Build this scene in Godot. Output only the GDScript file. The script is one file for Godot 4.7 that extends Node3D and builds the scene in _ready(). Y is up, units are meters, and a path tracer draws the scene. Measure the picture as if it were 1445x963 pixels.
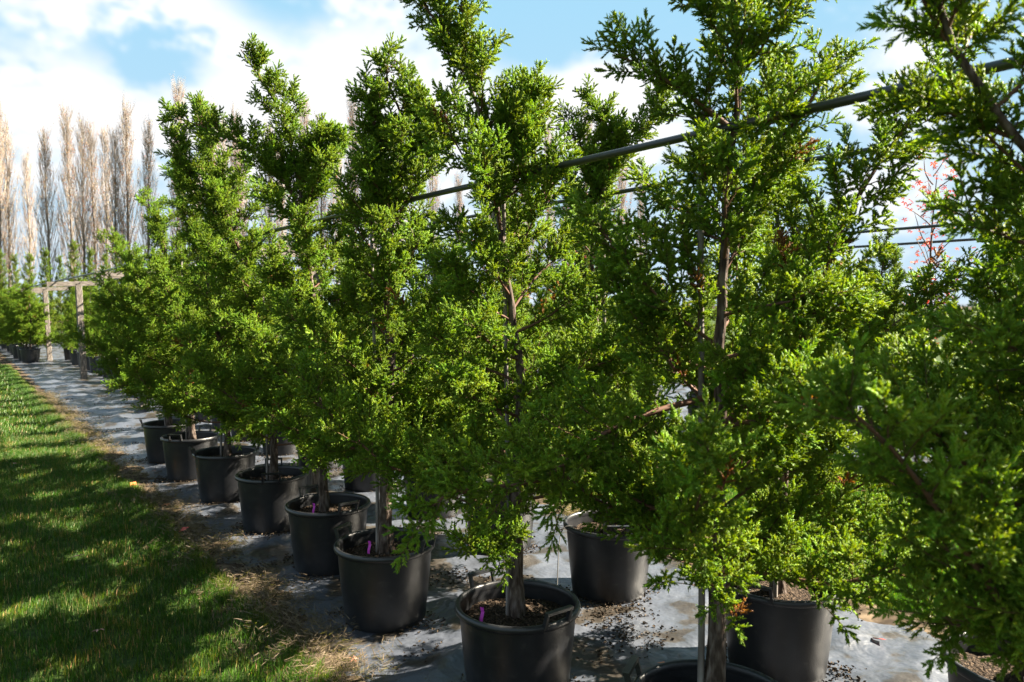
extends Node3D
# A nursery: two rows of potted junipers on weed mat beside a lawn, timber supports with overhead pipes, bare poplars far behind.
# Rows run along -Z, the camera looks 37 degrees to the right of them. Units are metres.

const YAW := 36.96
const PITCH := 2.73
const EYE := Vector3(0, 1.62, 0)
const ORD := ["first", "second", "third", "fourth", "fifth", "sixth", "seventh", "eighth", "ninth", "tenth", "eleventh", "twelfth", "thirteenth", "fourteenth", "fifteenth", "sixteenth", "seventeenth", "eighteenth", "nineteenth", "twentieth", "twenty-first", "twenty-second", "twenty-third", "twenty-fourth", "twenty-fifth", "twenty-sixth", "twenty-seventh", "twenty-eighth", "twenty-ninth", "thirtieth"]

var rng := RandomNumberGenerator.new()
var names := {}
var M := {}
var sprays := []
var pot_spots := []


# ------------------------------------------------------------------ mesh building
class MB:
	var v := PackedVector3Array()
	var n := PackedVector3Array()
	var c := PackedColorArray()
	var uv := PackedVector2Array()
	var i := PackedInt32Array()
	var col := Color.WHITE

	func vert(p: Vector3, nn: Vector3, u := Vector2.ZERO) -> int:
		v.append(p); n.append(nn); c.append(col); uv.append(u)
		return v.size() - 1

	func quad(a: Vector3, b: Vector3, cc: Vector3, d: Vector3) -> void:   # corners counter-clockwise seen from the front
		var nn := (b - a).cross(cc - a).normalized()
		var k := v.size()
		vert(a, nn); vert(b, nn, Vector2(1, 0)); vert(cc, nn, Vector2(1, 1)); vert(d, nn, Vector2(0, 1))
		i.append_array(PackedInt32Array([k, k + 2, k + 1, k, k + 3, k + 2]))

	func box(o: Vector3, x: Vector3, y: Vector3, z: Vector3) -> void:      # centre and half axes, right-handed
		quad(o + x - y + z, o + x - y - z, o + x + y - z, o + x + y + z)
		quad(o - x - y - z, o - x - y + z, o - x + y + z, o - x + y - z)
		quad(o - x + y + z, o + x + y + z, o + x + y - z, o - x + y - z)
		quad(o - x - y - z, o + x - y - z, o + x - y + z, o - x - y + z)
		quad(o - x - y + z, o + x - y + z, o + x + y + z, o - x + y + z)
		quad(o + x - y - z, o - x - y - z, o - x + y - z, o + x + y - z)

	func tube(p: PackedVector3Array, r: PackedFloat32Array, sides := 6, cap := true) -> void:
		var cnt := p.size()
		var t := (p[1] - p[0]).normalized()
		var a := t.cross(Vector3.RIGHT if absf(t.x) < 0.8 else Vector3.BACK).normalized()
		var first := v.size()
		var along := 0.0
		for k in cnt:
			if k > 0:
				along += p[k].distance_to(p[k - 1])
			t = (p[mini(k + 1, cnt - 1)] - p[maxi(k - 1, 0)]).normalized()
			a = (a - t * a.dot(t)).normalized()
			var b := t.cross(a)
			for j in sides:
				var th := TAU * j / sides
				var nn := a * cos(th) + b * sin(th)
				vert(p[k] + nn * r[k], nn, Vector2(float(j) / sides, along))
		for k in cnt - 1:
			for j in sides:
				var q0 := first + k * sides + j
				var q1 := first + k * sides + (j + 1) % sides
				i.append_array(PackedInt32Array([q0, q0 + sides, q1, q1, q0 + sides, q1 + sides]))
		if cap:
			var e := vert(p[cnt - 1] + t * r[cnt - 1] * 0.4, t)
			var l := first + (cnt - 1) * sides
			for j in sides:
				i.append_array(PackedInt32Array([l + j, e, l + (j + 1) % sides]))
			t = (p[0] - p[1]).normalized()
			e = vert(p[0], t)
			for j in sides:
				i.append_array(PackedInt32Array([first + j, first + (j + 1) % sides, e]))

	func lathe(pr: PackedVector2Array, sides := 40) -> void:               # profile (radius, height) from bottom outside upwards
		var first := v.size()
		var cnt := pr.size()
		for k in cnt:
			var d := pr[mini(k + 1, cnt - 1)] - pr[maxi(k - 1, 0)]
			var o := Vector2(d.y, -d.x).normalized()
			for j in sides + 1:
				var th := TAU * j / sides
				vert(Vector3(cos(th) * pr[k].x, pr[k].y, sin(th) * pr[k].x), Vector3(cos(th) * o.x, o.y, sin(th) * o.x), Vector2(th / TAU * 3.0, pr[k].y * 2.0))
		for k in cnt - 1:
			for j in sides:
				var q := first + k * (sides + 1) + j
				i.append_array(PackedInt32Array([q, q + 1, q + sides + 1, q + 1, q + sides + 2, q + sides + 1]))

	func cord(p: Vector3, d: Vector3, len: float, r: float, roll: float) -> void:   # one scale-leaved branchlet: a tapered half shell of six faces
		var a := d.cross(Vector3.RIGHT if absf(d.x) < 0.8 else Vector3.BACK).normalized().rotated(d, roll)
		var b := d.cross(a)
		var f := v.size()
		for k in 2:
			for j in 3:
				var th := 1.9 * (j - 1)
				var nn := a * cos(th) + b * sin(th)
				vert(p + d * len * (0.5 * k) + nn * r * (0.75 + 0.25 * k), nn)
		vert(p + d * len, d)
		for j in 2:
			i.append_array(PackedInt32Array([f + j, f + 3 + j, f + j + 1, f + j + 1, f + 3 + j, f + 4 + j, f + 3 + j, f + 6, f + 4 + j]))

	func mesh() -> ArrayMesh:
		var s := []
		s.resize(Mesh.ARRAY_MAX)
		s[Mesh.ARRAY_VERTEX] = v; s[Mesh.ARRAY_NORMAL] = n; s[Mesh.ARRAY_COLOR] = c; s[Mesh.ARRAY_TEX_UV] = uv; s[Mesh.ARRAY_INDEX] = i
		var m := ArrayMesh.new()
		m.add_surface_from_arrays(Mesh.PRIMITIVE_TRIANGLES, s)
		return m


func numbered(called: String) -> String:
	names[called] = names.get(called, -1) + 1
	return called if names[called] == 0 else "%s_%03d" % [called, names[called]]


func tag(o: Node, label: String, category: String, group := "") -> Node:
	o.set_meta("label", label); o.set_meta("category", category)
	if group:
		o.set_meta("group", group)
	return o


func thing(called: String, label: String, category: String, where := Vector3.ZERO, turn := 0.0, group := "") -> Node3D:
	var o := Node3D.new()
	o.name = numbered(called)
	add_child(o)
	o.position = where
	o.rotation.y = turn
	tag(o, label, category, group)
	return o


func put(called: String, mesh: Mesh, mat: Material, parent: Node) -> MeshInstance3D:
	var o := MeshInstance3D.new()
	o.name = numbered(called) if parent == self else called
	o.mesh = mesh
	o.material_override = mat
	parent.add_child(o, true)
	return o


func setting(called: String, mesh: Mesh, mat: Material) -> MeshInstance3D:
	var o := put(called, mesh, mat, self)
	o.set_meta("kind", "structure")
	return o


func scatter(called: String, mesh: Mesh, mat: Material, xs: Array, cols: Array, parent: Node) -> MultiMeshInstance3D:
	var m := MultiMesh.new()
	m.transform_format = MultiMesh.TRANSFORM_3D
	m.use_colors = true
	m.mesh = mesh
	m.instance_count = xs.size()
	for k in xs.size():
		m.set_instance_transform(k, xs[k])
		m.set_instance_color(k, cols[k])
	var o := MultiMeshInstance3D.new()
	o.name = numbered(called) if parent == self else called
	o.multimesh = m
	o.material_override = mat
	parent.add_child(o, true)
	o.set_meta("kind", "stuff")
	return o


# ------------------------------------------------------------------ materials
func lin(r: float, g: float, b: float) -> Color:
	return Color(r, g, b).linear_to_srgb()


func noise_tex(seed_: int, freq: float, stops: Array, size := 512, oct := 5, kind := FastNoiseLite.TYPE_SIMPLEX_SMOOTH, normal := 0.0) -> NoiseTexture2D:
	var f := FastNoiseLite.new()
	f.seed = seed_; f.frequency = freq; f.noise_type = kind
	f.fractal_type = FastNoiseLite.FRACTAL_FBM if oct > 1 else FastNoiseLite.FRACTAL_NONE
	f.fractal_octaves = oct
	var t := NoiseTexture2D.new()
	t.width = size; t.height = size; t.seamless = true; t.noise = f
	if normal > 0.0:
		t.as_normal_map = true
		t.bump_strength = normal
	elif stops.size():
		var g := Gradient.new()
		g.offsets = PackedFloat32Array(stops.map(func(s): return s[0]))
		g.colors = PackedColorArray(stops.map(func(s): return s[1]))
		t.color_ramp = g
	return t


func mat(called: String, color: Color, rough: float, spec := 0.5) -> StandardMaterial3D:
	var m := StandardMaterial3D.new()
	m.resource_name = called
	m.albedo_color = color; m.roughness = rough; m.metallic_specular = spec
	M[called] = m
	return m


func triplanar(m: StandardMaterial3D, scale: float, world := true) -> void:
	m.uv1_triplanar = true
	m.uv1_world_triplanar = world
	m.uv1_scale = Vector3.ONE * scale


func make_materials() -> void:
	var m := mat("leaf", Color.WHITE, 0.5, 0.32)
	m.vertex_color_use_as_albedo = true
	m.backlight_enabled = true
	m.backlight = Color(0.9, 0.84, 0.38)
	m = mat("grass", Color.WHITE, 0.5, 0.4)
	m.vertex_color_use_as_albedo = true
	m.backlight_enabled = true
	m.backlight = Color(0.85, 0.95, 0.4)
	m = mat("tinted", Color.WHITE, 0.85, 0.3)
	m.vertex_color_use_as_albedo = true
	m = mat("bark", Color.WHITE, 0.9, 0.25)
	m.albedo_texture = noise_tex(11, 0.02, [[0.2, lin(0.024, 0.0176, 0.0136)], [0.45, lin(0.056, 0.04, 0.032)], [0.6, lin(0.092, 0.0704, 0.0576)], [0.8, lin(0.136, 0.112, 0.1)]], 256)
	m.heightmap_enabled = true
	m.heightmap_scale = 0.5
	m.heightmap_texture = noise_tex(12, 0.03, [], 256)
	triplanar(m, 6.0)
	m.uv1_scale = Vector3(9, 2.2, 9)
	m = mat("twig", lin(0.092, 0.048, 0.0304), 0.75, 0.3)
	m = mat("pot", Color.WHITE, 0.42, 0.5)
	m.albedo_texture = noise_tex(21, 0.012, [[0.3, lin(0.0064, 0.0072, 0.0088)], [0.6, lin(0.0084, 0.0088, 0.0108)], [0.78, lin(0.012, 0.0124, 0.0136)], [0.92, lin(0.028, 0.0272, 0.0256)]], 512)
	m.roughness_texture = noise_tex(22, 0.02, [[0.2, Color(0.88, 0.88, 0.88)], [0.8, Color(1, 1, 1)]], 256)
	m.normal_enabled = true
	m.normal_scale = 0.08
	m.normal_texture = noise_tex(23, 0.2, [], 256, 2, FastNoiseLite.TYPE_SIMPLEX_SMOOTH, 3.0)
	triplanar(m, 2.5)
	m = mat("soil", Color.WHITE, 0.95, 0.2)
	m.albedo_texture = noise_tex(31, 0.06, [[0.25, lin(0.0096, 0.0072, 0.0056)], [0.5, lin(0.028, 0.02, 0.0144)], [0.7, lin(0.06, 0.0416, 0.0288)], [0.85, lin(0.128, 0.096, 0.068)]], 512)
	m.heightmap_enabled = true
	m.heightmap_scale = 1.2
	m.heightmap_texture = noise_tex(32, 0.08, [], 512)
	triplanar(m, 2.0)
	m = mat("fabric", Color.WHITE, 0.46, 0.5)
	m.albedo_texture = noise_tex(41, 0.006, [[0.0, lin(0.056, 0.063, 0.08)], [0.45, lin(0.046, 0.052, 0.066)], [0.58, lin(0.038, 0.043, 0.053)], [0.65, lin(0.03, 0.026, 0.022)], [0.8, lin(0.02, 0.016, 0.012)]], 1024, 7)
	m.roughness_texture = noise_tex(42, 0.03, [[0.2, Color(0.7, 0.7, 0.7)], [0.8, Color(1, 1, 1)]], 512)
	m.normal_enabled = true
	m.normal_scale = 0.3
	m.normal_texture = noise_tex(43, 0.04, [], 512, 4, FastNoiseLite.TYPE_SIMPLEX_SMOOTH, 6.0)
	m.uv1_scale = Vector3(0.38, 0.38, 0.38)
	m = mat("earth", Color.WHITE, 0.95, 0.2)
	m.albedo_texture = noise_tex(51, 0.02, [[0.25, lin(0.0225, 0.0165, 0.01125)], [0.55, lin(0.05625, 0.04125, 0.02775)], [0.8, lin(0.12, 0.09, 0.06)]], 512)
	triplanar(m, 0.7)
	m = mat("lawn", Color.WHITE, 0.95, 0.2)
	m.albedo_texture = noise_tex(61, 0.05, [[0.2, lin(0.012, 0.022, 0.005)], [0.5, lin(0.02, 0.036, 0.008)], [0.8, lin(0.034, 0.048, 0.013)]], 512)
	triplanar(m, 0.9)
	m = mat("timber", Color.WHITE, 0.85, 0.3)
	m.albedo_texture = noise_tex(71, 0.02, [[0.2, lin(0.06, 0.052, 0.045)], [0.5, lin(0.12, 0.104, 0.09)], [0.8, lin(0.19, 0.168, 0.148)]], 512)
	m.heightmap_enabled = true
	m.heightmap_scale = 0.3
	m.heightmap_texture = noise_tex(72, 0.03, [], 512)
	triplanar(m, 1.0)
	m.uv1_scale = Vector3(5, 0.6, 5)
	m = mat("beam", Color.WHITE, 0.85, 0.3)
	m.albedo_texture = M.timber.albedo_texture
	m.heightmap_enabled = true
	m.heightmap_scale = 0.3
	m.heightmap_texture = M.timber.heightmap_texture
	triplanar(m, 1.0)
	m.uv1_scale = Vector3(0.6, 5, 5)
	m = mat("stake", Color.WHITE, 0.8, 0.3)
	m.albedo_texture = noise_tex(75, 0.02, [[0.2, lin(0.084, 0.07, 0.063)], [0.5, lin(0.147, 0.1295, 0.119)], [0.8, lin(0.224, 0.203, 0.189)]], 256)
	triplanar(m, 1.0)
	m.uv1_scale = Vector3(8, 0.7, 8)
	m = mat("new_stake", lin(0.189, 0.126, 0.07), 0.8, 0.3)
	mat("pipe", lin(0.018, 0.019, 0.021), 0.38, 0.5)
	mat("tie", lin(0.01, 0.01, 0.01), 0.6, 0.4)
	mat("plant_tag", lin(0.45, 0.05, 0.4), 0.5, 0.4)
	m = mat("pale_bark", Color.WHITE, 0.9, 0.2)
	m.vertex_color_use_as_albedo = true
	m = mat("red_leaf", Color.WHITE, 0.6, 0.35)
	m.vertex_color_use_as_albedo = true
	m.backlight_enabled = true
	m.backlight = Color(1.0, 0.5, 0.4)


# ------------------------------------------------------------------ sky
func make_sky() -> Sky:
	var w := 2048
	var h := 1024
	var f := FastNoiseLite.new()
	f.seed = 5; f.frequency = 0.9; f.fractal_octaves = 6; f.fractal_gain = 0.52
	var f2 := FastNoiseLite.new()
	f2.seed = 9; f2.frequency = 4.5; f2.fractal_octaves = 4
	# clouds seen from here: azimuth right of the view axis, elevation, half width, half height (degrees), weight
	var puffs := [[-27.5, 19.2, 11.1, 2.2, 0.9], [-32.8, 14.3, 5.0, 4.1, 0.75], [-15.9, 14.8, 7.0, 4.2, 0.8], [-27.1, 12.4, 6.4, 2.9, 0.55], [-20.3, 10.1, 12.4, 3.5, 0.65], [-8.2, 15.2, 5.3, 8.0, 0.75], [-2.3, 13.8, 4.9, 6.5, 0.5], [6.9, 13.2, 6.4, 4.6, 1.1], [7.4, 16.2, 3.2, 2.4, 0.4], [27.8, 16.8, 2.3, 2.2, 0.8], [22.9, 16.7, 2.3, 1.7, 0.4], [26.9, 10.5, 3.9, 4.3, 0.75], [-30.4, 6.1, 8.0, 2.8, 0.3], [-10.8, 21.3, 3.1, 1.1, 0.4], [-24.9, 17.2, 4.9, 1.7, -0.8], [-32.8, 13.6, 1.9, 0.8, -0.5], [-24.9, 15.4, 2.7, 1.2, -0.45], [4.2, 20.2, 8.6, 3.0, -0.8], [-14.9, 20.3, 4.5, 2.1, -0.7], [19.6, 18.7, 5.8, 4.6, -0.5], [22.0, 10.9, 1.9, 5.0, -0.5], [-24.0, 8.4, 2.7, 2.5, -0.35]]
	var data := PackedFloat32Array()
	data.resize(w * h * 3)
	data.fill(0.04)
	var base_az := deg_to_rad(YAW)
	for y in h / 2:
		var el := (0.5 - (y + 0.5) / h) * PI
		var ce := cos(el)
		var se := sin(el)
		var up := pow(1.0 - se, 2.6)
		var blue := Vector3(0.036, 0.083, 0.116).lerp(Vector3(0.078, 0.099, 0.117), up)
		for x in w:
			var az := (x + 0.5) / w * TAU
			var k := 1.0 / (se + 0.16)
			var px := sin(az) * ce * k
			var pz := cos(az) * ce * k
			var a := wrapf(az - base_az, -PI, PI)
			var nz := f.get_noise_2d(px, pz)
			var fine := f2.get_noise_3d(sin(az) * ce * 6.0, se * 9.0, cos(az) * ce * 6.0)
			var d := nz * 1.1 + 0.06 + fine * 0.12
			if absf(a) < 0.8 and el < 0.62:
				var ad := rad_to_deg(a) + nz * 3.0
				var ed := rad_to_deg(el) + fine * 1.6
				var s := 0.0
				for q in puffs:
					var u: float = (ad - q[0]) / q[2]
					var t: float = (ed - q[1]) / q[3]
					var g := u * u + t * t
					if g < 5.0:
						s += q[4] * exp(-g * g * 0.55 - g * 0.25)
				var edge := smoothstep(0.8, 0.66, absf(a)) * smoothstep(0.62, 0.52, el)
				d = lerpf(d, s * 0.72 - 0.14 + nz * 0.42 + fine * 0.32, edge)
			var cover := smoothstep(-0.32, 0.7, d)
			var c := blue.lerp(Vector3(0.133, 0.134, 0.136) * (1.0 + 0.10 * fine), cover)
			var o := (y * w + x) * 3
			data[o] = c.x; data[o + 1] = c.y; data[o + 2] = c.z
	var im := Image.create_from_data(w, h, false, Image.FORMAT_RGBF, data.to_byte_array())
	var pm := PanoramaSkyMaterial.new()
	pm.panorama = ImageTexture.create_from_image(im)
	var s := Sky.new()
	s.sky_material = pm
	return s


# ------------------------------------------------------------------ plants
func make_spray(seed_: int, len: float, side_n: int, cords: int, r: float) -> ArrayMesh:
	# a rounded plume of juniper: a stem with side shoots, each dense with short scale-leaved branchlets
	rng.seed = seed_
	var b := MB.new()
	var axis := Vector3(rng.randf_range(-0.15, 0.15), 1, rng.randf_range(-0.15, 0.15)).normalized()
	b.col = Color(0.10, 0.075, 0.03)
	b.tube(PackedVector3Array([Vector3.ZERO, axis * len * 0.55, axis * len * 0.9]), PackedFloat32Array([0.0018, 0.0014, 0.0008]), 3, false)
	for k in side_n:
		var t := (k + 0.7) / side_n
		var p := axis * len * (0.08 + 0.87 * t)
		var az := k * 2.4 + rng.randf() * 0.7
		var side := axis.cross(Vector3(cos(az), 0.05, sin(az))).normalized()
		var open := lerpf(1.1, 0.3, t * t) * rng.randf_range(0.8, 1.2)
		var d := (axis * cos(open) + side * sin(open)).normalized()
		var sl := len * (0.30 + 0.22 * sin(t * 2.6)) * rng.randf_range(0.75, 1.2)
		var g := rng.randf_range(0.8, 1.2)
		for q in cords:
			var u := (q + 0.6) / cords
			var ca := q * 2.4 + rng.randf()
			var cs := d.cross(Vector3(cos(ca), sin(ca), 0.3)).normalized()
			var cd := (d * 0.9 + cs * rng.randf_range(0.4, 0.75)).normalized()
			var cg := g * rng.randf_range(0.8, 1.2)
			b.col = Color(0.135 * cg * rng.randf_range(0.86, 1.18), 0.235 * cg, 0.022)
			b.cord(p + d * sl * u * 0.85, cd, rng.randf_range(0.009, 0.013) * len / 0.07, r * rng.randf_range(0.85, 1.2), rng.randf() * TAU)
	return b.mesh()


func smooth_line(p: Array, step := 0.1) -> PackedVector3Array:
	var out := PackedVector3Array()
	for k in p.size() - 1:
		var a: Vector3 = p[maxi(k - 1, 0)]
		var b: Vector3 = p[k]
		var c: Vector3 = p[k + 1]
		var d: Vector3 = p[mini(k + 2, p.size() - 1)]
		var m := maxi(1, int(ceil(b.distance_to(c) / step)))
		for j in m:
			out.append(b.cubic_interpolate(c, a, d, float(j) / m))
	out.append(p[-1])
	return out


func basis_along(d: Vector3, roll: float) -> Basis:
	var a := d.cross(Vector3.RIGHT if absf(d.x) < 0.8 else Vector3.BACK).normalized().rotated(d, roll)
	return Basis(a, d, a.cross(d))


class Crown:
	var xs := [[], [], [], []]
	var cs := [[], [], [], []]


func add_spray(cr: Crown, p: Vector3, d: Vector3, s: float, tint: Color) -> void:
	var k := rng.randi() % 4
	cr.xs[k].append(Transform3D(basis_along(d, rng.randf() * TAU).scaled(Vector3.ONE * s), p))
	var g := rng.randf_range(0.78, 1.22)
	var c := Color(tint.r * g * rng.randf_range(0.86, 1.16), tint.g * g, tint.b * g)
	if rng.randf() < 0.004:
		c = Color(1.5, 0.4, 1.6)
	cr.cs[k].append(c)


func twig(b: MB, cr: Crown, p: Vector3, d: Vector3, len: float, r: float, o: Dictionary) -> void:
	var n := maxi(2, int(len / 0.06))
	var pts := PackedVector3Array([p])
	var rs := PackedFloat32Array([r])
	var step := len / n
	for k in n:
		d = (d + Vector3(rng.randf_range(-1, 1), rng.randf_range(-0.7, 1) + o.rise, rng.randf_range(-1, 1)) * 0.16).normalized()
		p += d * step
		pts.append(p)
		rs.append(lerpf(r, r * 0.45, (k + 1.0) / n))
	b.tube(pts, rs, 3, false)
	var gap: float = o.gap
	var at := len * 0.22
	while at < len:
		var k := mini(int(at / step), n - 1)
		var q: Vector3 = pts[k].lerp(pts[k + 1], at / step - k)
		var td := (pts[k + 1] - pts[k]).normalized()
		var out := Vector3(rng.randf_range(-1, 1), rng.randf_range(-0.5, 1.0), rng.randf_range(-1, 1))
		add_spray(cr, q, (td * 0.75 + out * 0.75 + Vector3.UP * 0.25).normalized(), o.size * rng.randf_range(0.7, 1.15), o.tint)
		at += gap * rng.randf_range(0.6, 1.4)
	add_spray(cr, p, d, o.size * rng.randf_range(0.9, 1.2), o.tint)


func dress(b: MB, cr: Crown, pts: PackedVector3Array, from: float, o: Dictionary, full := 1.0) -> void:
	# twigs and sprays along a limb
	var n := pts.size()
	var total := 0.0
	for k in n - 1:
		total += pts[k].distance_to(pts[k + 1])
	var at := total * from
	var side := rng.randf() * TAU
	while at < total:
		var left := at
		var k := 0
		while k < n - 2 and left > pts[k].distance_to(pts[k + 1]):
			left -= pts[k].distance_to(pts[k + 1])
			k += 1
		var sl := maxf(pts[k].distance_to(pts[k + 1]), 1e-4)
		var p := pts[k].lerp(pts[k + 1], minf(left / sl, 1.0))
		var d := (pts[k + 1] - pts[k]).normalized()
		var t := at / total
		side += 2.4 + rng.randf_range(-0.5, 0.5)
		var s := (d.cross(Vector3.UP if absf(d.y) < 0.9 else Vector3.RIGHT).normalized()).rotated(d, side)
		var td := (d * 0.75 + s * 0.8 + Vector3.UP * 0.2).normalized()
		var len := clampf((0.055 + 0.2 * (1.0 - t) * minf(total, 0.8)) * rng.randf_range(0.6, 1.3), 0.045, 0.22) * full
		twig(b, cr, p, td, len, 0.0022, o)
		if rng.randf() < 0.5:
			add_spray(cr, p, td.lerp(d, 0.4).normalized(), o.size * rng.randf_range(0.7, 1.1), o.tint)
		at += o.twig_gap * rng.randf_range(0.7, 1.3)
	add_spray(cr, pts[n - 1], (pts[n - 1] - pts[n - 2]).normalized(), o.size, o.tint)


func limb(t: Node3D, cr: Crown, pts: PackedVector3Array, r0: float, r1: float, from: float, o: Dictionary, full := 1.0) -> void:
	var b := MB.new()
	var rs := PackedFloat32Array()
	for k in pts.size():
		rs.append(lerpf(r0, r1, float(k) / (pts.size() - 1)))
	b.tube(pts, rs, 5)
	dress(b, cr, pts, from, o, full)
	put("branch", b.mesh(), M.twig, t)


func grow(t: Node3D, sp: Dictionary) -> void:
	# sp: seed, trunk (points), leaders, limbs, r (crown radius), low (lowest branch), and optional overrides
	rng.seed = sp.seed
	var o := {"gap": 0.028, "twig_gap": 0.029, "size": 1.0, "rise": 0.35, "tint": Color(1, 1, 1)}
	o.merge(sp.get("look", {}), true)
	var cr := Crown.new()
	var trunk: PackedVector3Array = smooth_line(sp.trunk, 0.12)
	var foot: Vector3 = trunk[0]
	var top: Vector3 = trunk[trunk.size() - 1]
	var tr: float = sp.get("girth", 0.031)
	var rs := PackedFloat32Array()
	for k in trunk.size():
		var y := trunk[k].y
		var u := clampf((y - foot.y) / (top.y - foot.y), 0.0, 1.0)
		trunk[k] += Vector3(rng.randf_range(-1, 1), 0, rng.randf_range(-1, 1)) * 0.006
		rs.append(lerpf(tr, 0.0035, pow(u, 0.75)) * (1.0 + 0.35 * exp(-(y - foot.y) * 14.0)))
	trunk[0].y -= 0.03
	var tb := MB.new()
	tb.tube(trunk, rs, 9)
	put("trunk", tb.mesh(), M.bark, t)
	var stems := [trunk]
	for l in sp.get("leaders", []):
		var line := smooth_line(l, 0.08)
		stems.append(line)
		limb(t, cr, line, 0.009, 0.0025, 0.1, o, 0.75)
	for l in sp.get("limbs", []):
		limb(t, cr, smooth_line(l, 0.08), 0.011, 0.003, 0.15, o)
	var low: float = sp.low
	var height := top.y
	for si in stems.size():
		var st: PackedVector3Array = stems[si]
		var az := rng.randf() * TAU
		var y: float = low if si == 0 else st[0].y + 0.12
		var yend: float = st[st.size() - 1].y
		while y < yend - 0.03:
			var k := 0
			while k < st.size() - 2 and st[k + 1].y < y:
				k += 1
			var p := st[k].lerp(st[k + 1], clampf((y - st[k].y) / maxf(st[k + 1].y - st[k].y, 0.01), 0, 1))
			var u := clampf((y - low) / (height - low), 0.0, 1.0)
			var env: float = sp.r * lerpf(1.0, 0.09, pow(u, 1.1))
			if si > 0:
				env *= 0.6
			var len := env * rng.randf_range(0.6, 1.25)
			if rng.randf() < 0.12:
				len *= 1.35
			az += 2.4 + rng.randf_range(-0.5, 0.5)
			var lift := lerpf(-0.05, 1.0, pow(u, 0.7)) + rng.randf_range(-0.25, 0.25)
			var d := Vector3(cos(az) * cos(lift), sin(lift), sin(az) * cos(lift))
			var pts := PackedVector3Array([p])
			var n := maxi(3, int(len / 0.08))
			var q := p
			for j in n:
				d = (d + Vector3(rng.randf_range(-1, 1), rng.randf_range(-0.8, 1) + 0.3, rng.randf_range(-1, 1)) * 0.17).normalized()
				q += d * (len / n)
				pts.append(q)
			limb(t, cr, pts, lerpf(0.0085, 0.0035, u), 0.0022, 0.16, o, 1.0 - 0.55 * u)
			y += lerpf(0.036, 0.054, smoothstep(0.0, 0.6, u)) * rng.randf_range(0.7, 1.3) * sp.get("sparse", 1.0)
	for k in 4:
		if cr.xs[k].size():
			scatter("foliage", sprays[k], M.leaf, cr.xs[k], cr.cs[k], t)


func make_poplar(seed_: int) -> Dictionary:
	rng.seed = seed_
	var tb := MB.new()
	var cb := MB.new()
	var h := rng.randf_range(21.0, 25.0)
	var p := PackedVector3Array()
	var r := PackedFloat32Array()
	var wob := Vector3.ZERO
	for k in 13:
		p.append(Vector3(0, h * k / 12.0, 0) + wob)
		r.append(lerpf(0.27, 0.02, pow(k / 12.0, 0.8)))
		wob += Vector3(rng.randf_range(-1, 1), 0, rng.randf_range(-1, 1)) * 0.12
	tb.col = Color(0.13, 0.11, 0.095)
	tb.tube(p, r, 7)
	var leaf_x := []
	var leaf_c := []
	for k in 74:
		var u := pow((k + 0.5) / 74.0, 0.9)
		var y := lerpf(2.0, h * 0.93, u)
		var f := y / h * 12.0
		var q := p[int(f)].lerp(p[mini(int(f) + 1, 12)], f - int(f))
		var az := k * 2.4 + rng.randf()
		var len := lerpf(6.5, 1.5, u) * rng.randf_range(0.6, 1.25)
		var d := Vector3(cos(az) * 0.55, 1.0, sin(az) * 0.55).normalized()
		var bp := PackedVector3Array([q])
		var br := PackedFloat32Array([lerpf(0.06, 0.025, u)])
		for j in 5:
			d = (d + Vector3(rng.randf_range(-1, 1) * 0.1, 0.25, rng.randf_range(-1, 1) * 0.1)).normalized()
			q += d * len / 5.0
			bp.append(q)
			br.append(br[0] * (1.0 - 0.17 * (j + 1)))
		var g := rng.randf_range(0.8, 1.25)
		cb.col = Color(0.255 * g, 0.215 * g, 0.18 * g)
		cb.tube(bp, br, 3, false)
		for m in 15:
			var t := rng.randf_range(0.25, 1.0) * 5.0
			var s := bp[int(minf(t, 4.99))].lerp(bp[int(minf(t, 4.99)) + 1], t - int(minf(t, 4.99)))
			var td := (d + Vector3(rng.randf_range(-1, 1), rng.randf_range(0, 0.6), rng.randf_range(-1, 1)) * 0.55).normalized()
			var tl := rng.randf_range(0.7, 1.9)
			var e := s + td * tl * 0.5
			var e2 := e + (td + Vector3.UP * 0.5).normalized() * tl * 0.5
			cb.tube(PackedVector3Array([s, e, e2]), PackedFloat32Array([0.017, 0.012, 0.006]), 3, false)
			if rng.randf() < lerpf(0.55, 0.12, u):
				for z in 3:
					leaf_x.append(Transform3D(Basis.from_euler(Vector3(rng.randf() * TAU, rng.randf() * TAU, 0)).scaled(Vector3.ONE * rng.randf_range(0.8, 1.5)), s.lerp(e2, rng.randf()) + Vector3(rng.randf_range(-1, 1), rng.randf_range(-1, 1), rng.randf_range(-1, 1)) * 0.12))
					leaf_c.append([Color(0.46, 0.32, 0.09), Color(0.36, 0.24, 0.1), Color(0.3, 0.3, 0.1)][rng.randi() % 3])
	return {"trunk": tb.mesh(), "crown": cb.mesh(), "x": leaf_x, "c": leaf_c}


func leaf_mesh(size: float, lobes := 1) -> ArrayMesh:
	var b := MB.new()
	var s := size
	if lobes == 1:
		b.quad(Vector3(0, 0, -s * 0.5), Vector3(s * 0.32, s * 0.06, 0), Vector3(0, 0, s * 0.5), Vector3(-s * 0.32, s * 0.06, 0))
	else:
		for k in lobes:
			var a := lerpf(-2.1, 2.1, float(k) / (lobes - 1))
			var d := Vector3(sin(a), 0, cos(a))
			var x := Vector3(cos(a), 0, -sin(a))
			var l := s * (0.62 - 0.1 * absf(a))
			b.quad(Vector3.ZERO, d * l * 0.5 + x * s * 0.1 + Vector3.UP * s * 0.04, d * l + Vector3.DOWN * s * 0.06, d * l * 0.5 - x * s * 0.1 + Vector3.UP * s * 0.04)
	return b.mesh()


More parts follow.
